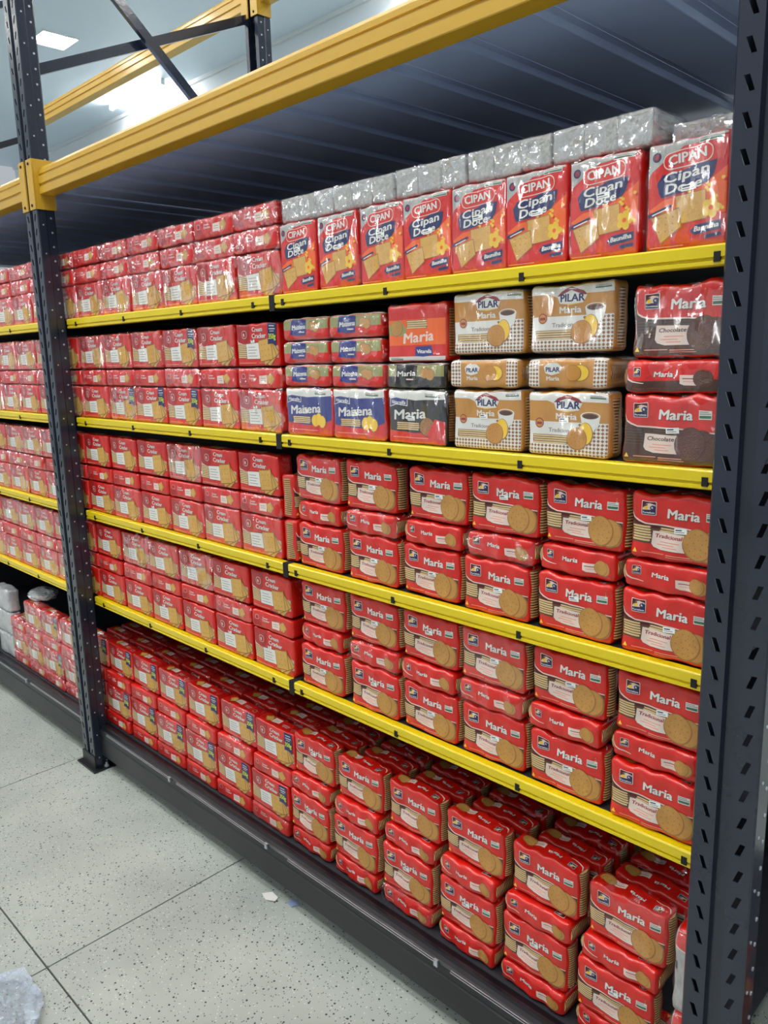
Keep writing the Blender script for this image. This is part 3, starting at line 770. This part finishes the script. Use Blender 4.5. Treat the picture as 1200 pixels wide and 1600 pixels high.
kind('vanilla', .140, .172, .062, 'red_film', cipan_front(), None, rolls=2, a=.05, r=.006, side=.001, variants=2,
     extra={'price_sticker': (sticker_print(56, 100, 26, 10), 'front'), 'price_sticker_b': (sticker_print(60, 90, 26, 10), 'front')})
kind('starch', .186, .124, .0555, 'red_film', maizena_front(), maizena_top(), side=.002, variants=1, r=.008,
     extra={'price_sticker': (sticker_print(70, 58, 22, 10), 'front')})
kind('black', .186, .124, .0555, 'black_film', maizena_front(True), maizena_top(True), side=.004, variants=1, r=.008, roll=rollC,
     extra={'price_sticker': (sticker_print(62, 54, 26, 10), 'front')})
kind('orange', .186, .126, .058, 'red_film', orange_front(), None, side=.006, variants=1, r=.008, roll=rollC)
kind('caramel', .188, .1255, .059, 'caramel_film', pilar_front(), pilar_top(), side=.004, variants=2, r=.010, roll=rollM,
     extra={'price_sticker': (sticker_print(74, 66, 22, 9), 'front')}, wr=.0017)
# clear sleeve of square biscuits, lying end-out on the top shelf
kind('sleeve', .066, .125, .058, 'clear_beige', None, None, rolls=1, a=.0, r=.004, variants=2, wr=.0014)

Q_LIE = Matrix(((-1, 0, 0), (0, 0, -1), (0, -1, 0))).to_euler()
CNT = [0]
USED = {}
def pack(kd, label, cat, group, x, y, z, pose='stand', film=None, parts=(), rz=0.0, name=None, variant=None, tilt=0.0, scale=1.0):
    """x = left edge as seen, y = front plane, z = underside"""
    CNT[0] += 1
    assert label not in USED, label
    assert 4 <= len(label.replace(',', '').split()) <= 16, label
    USED[label] = 1
    V = KIND[kd]; K = V[(CNT[0] if variant is None else variant) % len(V)]; w, h, d = K['dim']
    root = empty(name or kd + '_pack')
    jx, jr = random.uniform(-.0012, .0012), random.uniform(-.018, .018)
    if pose == 'stand':
        root.location = (x + w / 2 + jx, y + d / 2 + random.uniform(0, .003), z); root.rotation_euler = (tilt, 0, jr + rz)
        if abs(rz) > 1: root.location = (x + d / 2, y + w / 2, z)
    elif pose == 'lie':
        root.location = (x + w / 2 + jx, y + h + random.uniform(0, .004), z + d / 2); root.rotation_euler = (Q_LIE.to_matrix().to_4x4() @ Matrix.Rotation(jr, 4, 'Y')).to_euler()
    elif pose == 'inverted':
        root.location = (x + w / 2 + jx, y + d / 2, z + h); root.rotation_euler = (0, math.pi, jr)
    tag(root, label, cat, group)
    P = K['parts']
    for k_ in ('wrapper', 'printed_front', 'printed_top') + tuple(parts):
        if k_ in P: link(k_.replace('_b', '') if k_.endswith('_b') else k_, P[k_], root)
    if film: link('clear_film', P[film], root)
    if K['roll']:
        for s in (-1, 1): link('biscuit_roll', K['roll'], root, (s * (w / 2 - .0275), 0, .010))
    return root

EPS = .0015
# ---- crackers, main bay and left bay ----
def lev_word(i, n): return {0: 'bottom of stack', n - 1: 'top of stack'}.get(i, 'middle of stack' if n == 3 else ('second in stack' if i == 1 else 'third in stack'))
def cracker_col(c, xl, y, z, poses, where, shelfname, filmp, tagp, left=False):
    zz = z
    for i, ps in enumerate(poses):
        hgt = .119 if ps == 'stand' else .0595
        if left: col = 'left bay %s column from post' % ORD[c]
        else: col = '%s column from left post' % ORD[c]
        hastag = ps == 'stand' and tagp(c, i)
        lab = 'red cracker pack %s, %s, %s %s' % ('standing' if ps == 'stand' else 'lying', lev_word(i, len(poses)), shelfname, col)
        fr = random.random()
        film = ('clear_film_heavy' if fr < filmp * (.8 if filmp > .9 else .25) else 'clear_film' if fr < filmp else 'clear_film_light' if fr < filmp * 1.6 else None)
        prt = (('weight_tag',) if hastag else ()) + (('price_sticker',) if ps == 'stand' and random.random() < .25 else ())
        pack('cracker', lab, 'crackers', 'red cracker packs', xl, y + random.uniform(0, .004), zz, ps, film, prt, name='cracker_pack')
        zz += hgt + EPS
SLS = ['stand', 'lie', 'stand']
RE = {0: 1.236, 1: 1.212, 2: 1.184, 3: 1.215}
PIT_C = 0.2035
TAGS = {1: {(6, 2), (2, 0), (3, 0), (4, 0), (4, 2)}}
for s in range(4):
    for c in range(1, 8):
        xl = RE[s] - (8 - c) * PIT_C + .003
        if s == 3: xl -= .004 * (8 - c) * .5
        poses = ['stand', 'lie', 'lie'] if s == 0 else SLS
        cracker_col(c, xl, .014, SHZ[s] + .001, poses, '', SHN[s], (.95, .6, .18, .06)[s], lambda c_, i_, s=s: (c_ - 1, i_) in TAGS.get(s, ()))
    for c in range(1, 6):
        xl = RE[s] - (7 + c) * PIT_C + .003 - .004
        if xl + .196 > -.172: xl -= 0.0
        poses = ['stand', 'lie', 'lie'] if s == 0 else SLS
        cracker_col(c, xl, .014, SHZ[s] + .001, poses, '', SHN[s], .95, lambda c_, i_: False, left=True)
# floor level
BZ = .180
BP = ['lie', 'stand', 'lie', 'stand']
for c in range(1, 8):
    zz = BZ
    for i, ps in enumerate(BP):
        xl = (1.135 + .012 * i) - (8 - c) * PIT_C + .004
        y = .018 + (.012 if i == 3 else 0) + random.uniform(0, .004)
        lab = 'red cracker pack %s, %s, floor level %s column from left post' % ('standing' if ps == 'stand' else 'lying', lev_word(i, 4), ORD[c])
        pack('cracker', lab, 'crackers', 'red cracker packs', xl, y, zz, ps, 'clear_film_light' if random.random() < .3 else None,
             (('weight_tag',) if ps == 'stand' else ()), name='cracker_pack')
        zz += (.119 if ps == 'stand' else .058) + EPS
    for k_ in range(3):
        pack('cracker', 'red cracker pack standing, row %s behind front, floor level %s column from left post' % (('two', 'three', 'four')[k_], ORD[c]), 'crackers', 'red cracker packs',
             1.171 - (8 - c) * PIT_C + .004, .124 + .068 * k_, .404, 'stand', 'clear_film_light', (), name='cracker_pack')
for c in range(1, 5):
    zz = BZ
    for i, ps in enumerate(BP):
        if c == 4 and i == 3: continue
        xl = -.292 - c * PIT_C
        lab = 'red cracker pack %s, %s, floor level left bay %s column from post' % ('standing' if ps == 'stand' else 'lying', lev_word(i, 4), ORD[c])
        pack('cracker', lab, 'crackers', 'red cracker packs', xl, .02, zz, ps, 'clear_film_heavy', (('weight_tag',) if ps == 'stand' and c in (1, 2) else ()), name='cracker_pack')
        zz += (.119 if ps == 'stand' else .058) + EPS

# ---- round-biscuit packs ----
LOW = {2: (1.250, 1.452, 1.645, 1.838, 2.032, 2.222), 3: (1.236, 1.445, 1.636, 1.826, 2.018, 2.212)}
UPR = {2: (1.252, 1.452, 1.668, 1.858, 2.048, 2.236), 3: (1.246, 1.447, 1.640, 1.828, 2.020, 2.216)}
for s in (2, 3):
    for c in range(6):
        zz = SHZ[s] + .001
        for i, ps in enumerate(SLS):
            xl = (LOW[s][c], (LOW[s][c] + UPR[s][c]) / 2 - .004, UPR[s][c])[i]
            lab = 'red round-biscuit pack %s, %s, %s %s column from right post' % ('standing' if ps == 'stand' else 'lying', lev_word(i, 3), SHN[s], ORD[6 - c])
            st = ('price_sticker' if random.random() < .8 else 'price_sticker_b',) if ps == 'stand' else ()
            pack('round', lab, 'biscuits', 'red round-biscuit packs', xl, .014 + random.uniform(0, .006), zz, ps,
                 'clear_film_light' if random.random() < .12 else None, st, name='biscuit_pack')
            zz += (.124 if ps == 'stand' else .060) + EPS
# one turned sideways beside the crackers on the third shelf
for i in range(2):
    pack('round', 'red round-biscuit pack turned sideways, %s, between crackers and round biscuits, third shelf' % ('lower one', 'upper one')[i], 'biscuits', 'red round-biscuit packs',
         1.186, .016, SHZ[2] + .001 + i * .1255, 'stand', None, (), rz=math.pi / 2, name='biscuit_pack')
for c in range(6):
    zz = BZ
    for i, ps in enumerate(BP):
        xl = 1.140 + .2006 * c + (0, .002, .008, .020)[i]
        y = .018 + (.012 if i == 3 else 0)
        lab = 'red round-biscuit pack %s, %s, floor level %s column from right post' % ('standing' if ps == 'stand' else 'lying', lev_word(i, 4), ORD[6 - c])
        pack('round', lab, 'biscuits', 'red round-biscuit packs', xl, y + random.uniform(0, .005), zz, ps, 'clear_film_light' if random.random() < .12 else None,
             ('price_sticker_b',) if ps == 'stand' and random.random() < .7 else (), name='biscuit_pack')
        zz += (.124 if ps == 'stand' else .060) + EPS
    for k_ in range(3):
        pack('round', 'red round-biscuit pack standing, row %s behind front, floor level %s column from right post' % (('two', 'three', 'four')[k_], ORD[6 - c]), 'biscuits', 'red round-biscuit packs',
             1.166 + .2008 * c, .124 + .068 * k_, .404, 'stand', 'clear_film_light' if k_ else None, (), name='biscuit_pack')
SU = Shape(.058, .184, .12, r=.012, a=.0, rolls=1, wr=.004, seed=71)
capS = Print(); capS.poly([(1, 150), (1, 182), (57, 182), (57, 146), (40, 141), (20, 143)], 'red_film', 0); capS.poly([(1, 148), (1, 150), (20, 144), (40, 142), (57, 147), (57, 144.5), (40, 139.5), (20, 141.5)], 'cream_print', 1)
capS.biscuit(44, 166, 11, 12, 1); capS.poly([(3, 100), (3, 116), (8, 114), (9, 96)], 'navy_print', 1)
capT = Print(); capT.rect(1, 1, 56, 118, 'red_film', 0)
suB, suF, suT = SU.body('wrapper', 'clear_beige', nx=12, ny=14, nz=22), SU.prnt('printed_front', capS), SU.prnt('printed_top', capT, 'top')
SUL = Shape(.058, .184, .12, r=.014, a=.0, rolls=1, wr=.005, seed=77).body('clear_film', 'clear_film', off=.002, nx=10, ny=12, nz=20)
for i in range(2):
    root = tag(empty('biscuit_pack', (2.394, .078, BZ + i * .188)), 'upended red-capped clear biscuit pack against the near upright, floor level, %s' % ('lower one', 'upper one')[i], 'biscuits', 'upended biscuit packs')
    link('wrapper', suB, root); link('printed_front', suF, root); link('printed_top', suT, root); link('clear_film', SUL, root)
# sliver of the bay right of the near upright
for i, ps in enumerate(BP):
    pack('round', 'red round-biscuit pack %s, %s, in the bay right of the near upright' % ('standing' if ps == 'stand' else 'lying', lev_word(i, 4)), 'biscuits', 'red round-biscuit packs',
         2.56, .02, BZ + (0, .0615, .187, .2485)[i], ps, None, (), name='biscuit_pack')

# ---- second shelf, mixed packs ----
z = SHZ[1] + .001
for k_, xl in enumerate((1.232, 1.421)):
    wh = ('left one beside the crackers', 'right one beside the black pack')[k_]
    pack('starch', 'blue and red starch-biscuit pack standing, %s' % wh, 'biscuits', 'blue and red biscuit packs', xl, .014, z, 'stand', 'clear_film', ('price_sticker',), name='biscuit_pack')
    for i in range(3):
        pack('starch', 'blue and red starch-biscuit pack lying, %s layer, %s column' % (('lowest lying', 'middle lying', 'topmost lying')[i], ('left', 'right')[k_]), 'biscuits', 'blue and red biscuit packs',
             xl, .014, z + .1275 + i * .0595, 'lie', 'clear_film', (), name='biscuit_pack')
pack('black', 'black and red chocolate-biscuit pack standing beside the blue ones', 'biscuits', 'black biscuit packs', 1.614, .014, z, 'stand', 'clear_film', ('price_sticker',), name='biscuit_pack')
pack('black', 'black and red biscuit pack lying under the orange pack', 'biscuits', 'black biscuit packs', 1.614, .014, z + .1275, 'lie', 'clear_film', (), name='biscuit_pack')
pack('orange', 'orange and red biscuit pack on the second shelf', 'biscuits', None, 1.618, .014, z + .187, 'stand', 'clear_film_light', (), name='biscuit_pack')
for k_, xl in enumerate((1.812, 2.008)):
    wh = ('left', 'right')[k_]
    pack('caramel', 'caramel checked biscuit pack standing, lower %s of four' % wh, 'biscuits', 'caramel checked biscuit packs', xl, .014, z, 'stand', 'clear_film_light', ('price_sticker',), name='biscuit_pack', variant=k_)
    pack('caramel', 'caramel checked biscuit pack lying flat in the %s column' % wh, 'biscuits', 'caramel checked biscuit packs', xl - .004, .012, z + .1300, 'lie', 'clear_film_light', (), name='biscuit_pack', variant=k_)
    pack('caramel', 'caramel checked biscuit pack standing, upper %s of four' % wh, 'biscuits', 'caramel checked biscuit packs', xl + .004, .014, z + .1995, 'stand', 'clear_film', (), name='biscuit_pack', variant=k_ + 1)
for i, (ps, dz, lab) in enumerate((('stand', 0, 'brown and red chocolate-biscuit pack standing, lower one, second shelf right end'), ('lie', .1255, 'brown and red chocolate-biscuit pack lying between two standing ones'),
                                   ('stand', .187, 'brown and red chocolate-biscuit pack standing, upper one, second shelf right end'))):
    pack('choc', lab, 'biscuits', 'brown and red biscuit packs', 2.214 + (.012 if i == 2 else 0), .014, z + dz, ps, ('clear_film_light', 'clear_film_light', 'clear_film')[i], ('price_sticker',) if i == 0 else (), name='biscuit_pack')

# ---- top shelf, right half ----
CX = (1.240, 1.389, 1.537, 1.678, 1.816, 1.955, 2.098, 2.249)
for i, xl in enumerate(CX):
    pack('vanilla', 'tall red vanilla-cracker pack with blue banner, top shelf, %s' % ('leftmost, beside the red crackers', 'second from left', 'third from left', 'fourth from left', 'fourth from right', 'third from right', 'second from right', 'rightmost, by the near upright')[i],
         'crackers', 'tall red vanilla-cracker packs', xl, .014, SHZ[0] + .001, 'stand', 'clear_film' if i in (1, 2, 4, 6, 7) else 'clear_film_light', (('price_sticker', 'price_sticker_b')[i % 2],), name='cracker_pack')
# sleeves lying on top of them: groups of three under one film
xs = 1.245
for gI, n in enumerate((3, 3, 3, 3, 3)):
    xs = (1.248, 1.449, 1.655, 1.858, 2.058)[gI]
    root = tag(empty('sleeve_bundle', (xs, .02, SHZ[0] + .001 + .175)), 'clear film bundle of pale biscuit sleeves atop red packs, %s' % ('leftmost', 'second from left', 'middle one', 'second from right', 'rightmost')[gI],
               'crackers', 'clear film sleeve bundles')
    for k_ in range(n):
        K = KIND['sleeve'][(k_ + gI) % 2]; w, h, d = K['dim']
        o = link('sleeve', K['parts']['wrapper'], root, (.001 + w / 2 + k_ * (w - .0005), h, d / 2), Q_LIE)
        link('clear_film', K['parts']['clear_film_heavy'], o)
root = tag(empty('sleeve_bundle', (2.262, .075, SHZ[0] + .001 + .175)), 'clear film bundle set back behind the rightmost tall red pack', 'crackers', 'clear film sleeve bundles')
for k_ in range(2):
    K = KIND['sleeve'][k_]; w, h, d = K['dim']
    o = link('sleeve', K['parts']['wrapper'], root, (.001 + w / 2 + k_ * (w - .0005), h, d / 2 - .02), Q_LIE); o.scale.y = .95
    link('clear_film', K['parts']['clear_film_heavy'], o)

# ---- clear wrapped bundle at far left of the floor level ----
def crumple(name, size, m, seed, amp=.25, sub=4, flat=1.0):
    bm = bmesh.new(); bmesh.ops.create_icosphere(bm, subdivisions=sub, radius=1)
    for v in bm.verts:
        n = v.co.normalized(); f = 1 + amp * noise.noise(n * 2.3 + Vector((seed, 0, 0))) + amp * .7 * abs(noise.noise(n * 5 + Vector((0, seed, 0)))) + amp * .3 * abs(noise.noise(n * 12 + Vector((0, 0, seed))))
        c = n * f; v.co = Vector((c.x * size[0], c.y * size[1], max(-.6, c.z) * size[2]))
    zmin = min(v.co.z for v in bm.verts)
    for v in bm.verts: v.co.z -= zmin
    return mesh(name, bm, m)
for i in range(3):
    K = KIND['cracker'][i % 2]
    root = tag(empty('wrapped_bundle', (-1.215, .055, BZ + i * .121)), 'white clear-wrapped bundle at left edge of floor level, %s' % ('bottom one', 'middle one', 'top one')[i], 'crackers', 'white wrapped bundles')
    S = Shape(.19, .118, .062, r=.012, a=.05, rolls=2, wr=.004, seed=60 + i)
    link('wrapper', S.body('wrapper', 'silver_film'), root); link('clear_film', K['parts']['clear_film'], root)
tag(link('loose_film', crumple('loose_film', (.075, .06, .03), 'silver_film', 3.0), None, (-.85, .10, BZ + .362)), 'crumpled clear film lying on packs in left bay', 'plastic film')

# ---- litter on the floor ----
tag(link('plastic_bag', crumple('plastic_bag', (.13, .085, .028), 'plastic_bag', 9.0, .34, 5), None, (.955, -.80, 0.0)), 'crumpled translucent plastic bag on the floor, bottom left corner', 'plastic bag')
def scrap(name, c, pts, m, label):
    bm = bmesh.new(); vs = [bm.verts.new((a, b, .001 + .004 * abs(math.sin(a * 300 + b * 170)))) for a, b in pts]; bm.faces.new(vs)
    bmesh.ops.triangulate(bm, faces=bm.faces[:]); bmesh.ops.solidify(bm, geom=bm.faces[:], thickness=.0006)
    tag(link(name, mesh(name, bm, m), None, c), label, 'paper scrap')
scrap('paper_scrap', (1.11, -.045, .0006), [(-.03, -.012), (.0, -.02), (.03, -.006), (.022, .012), (-.012, .016)], 'white_print', 'torn white paper scrap on the floor by the base beam')
scrap('film_scrap', (1.185, -.015, .0006), [(-.016, -.012), (.01, -.016), (.02, .004), (.004, .016), (-.014, .01)], 'blue_scrap', 'bluish plastic scrap on the floor beside the torn paper')
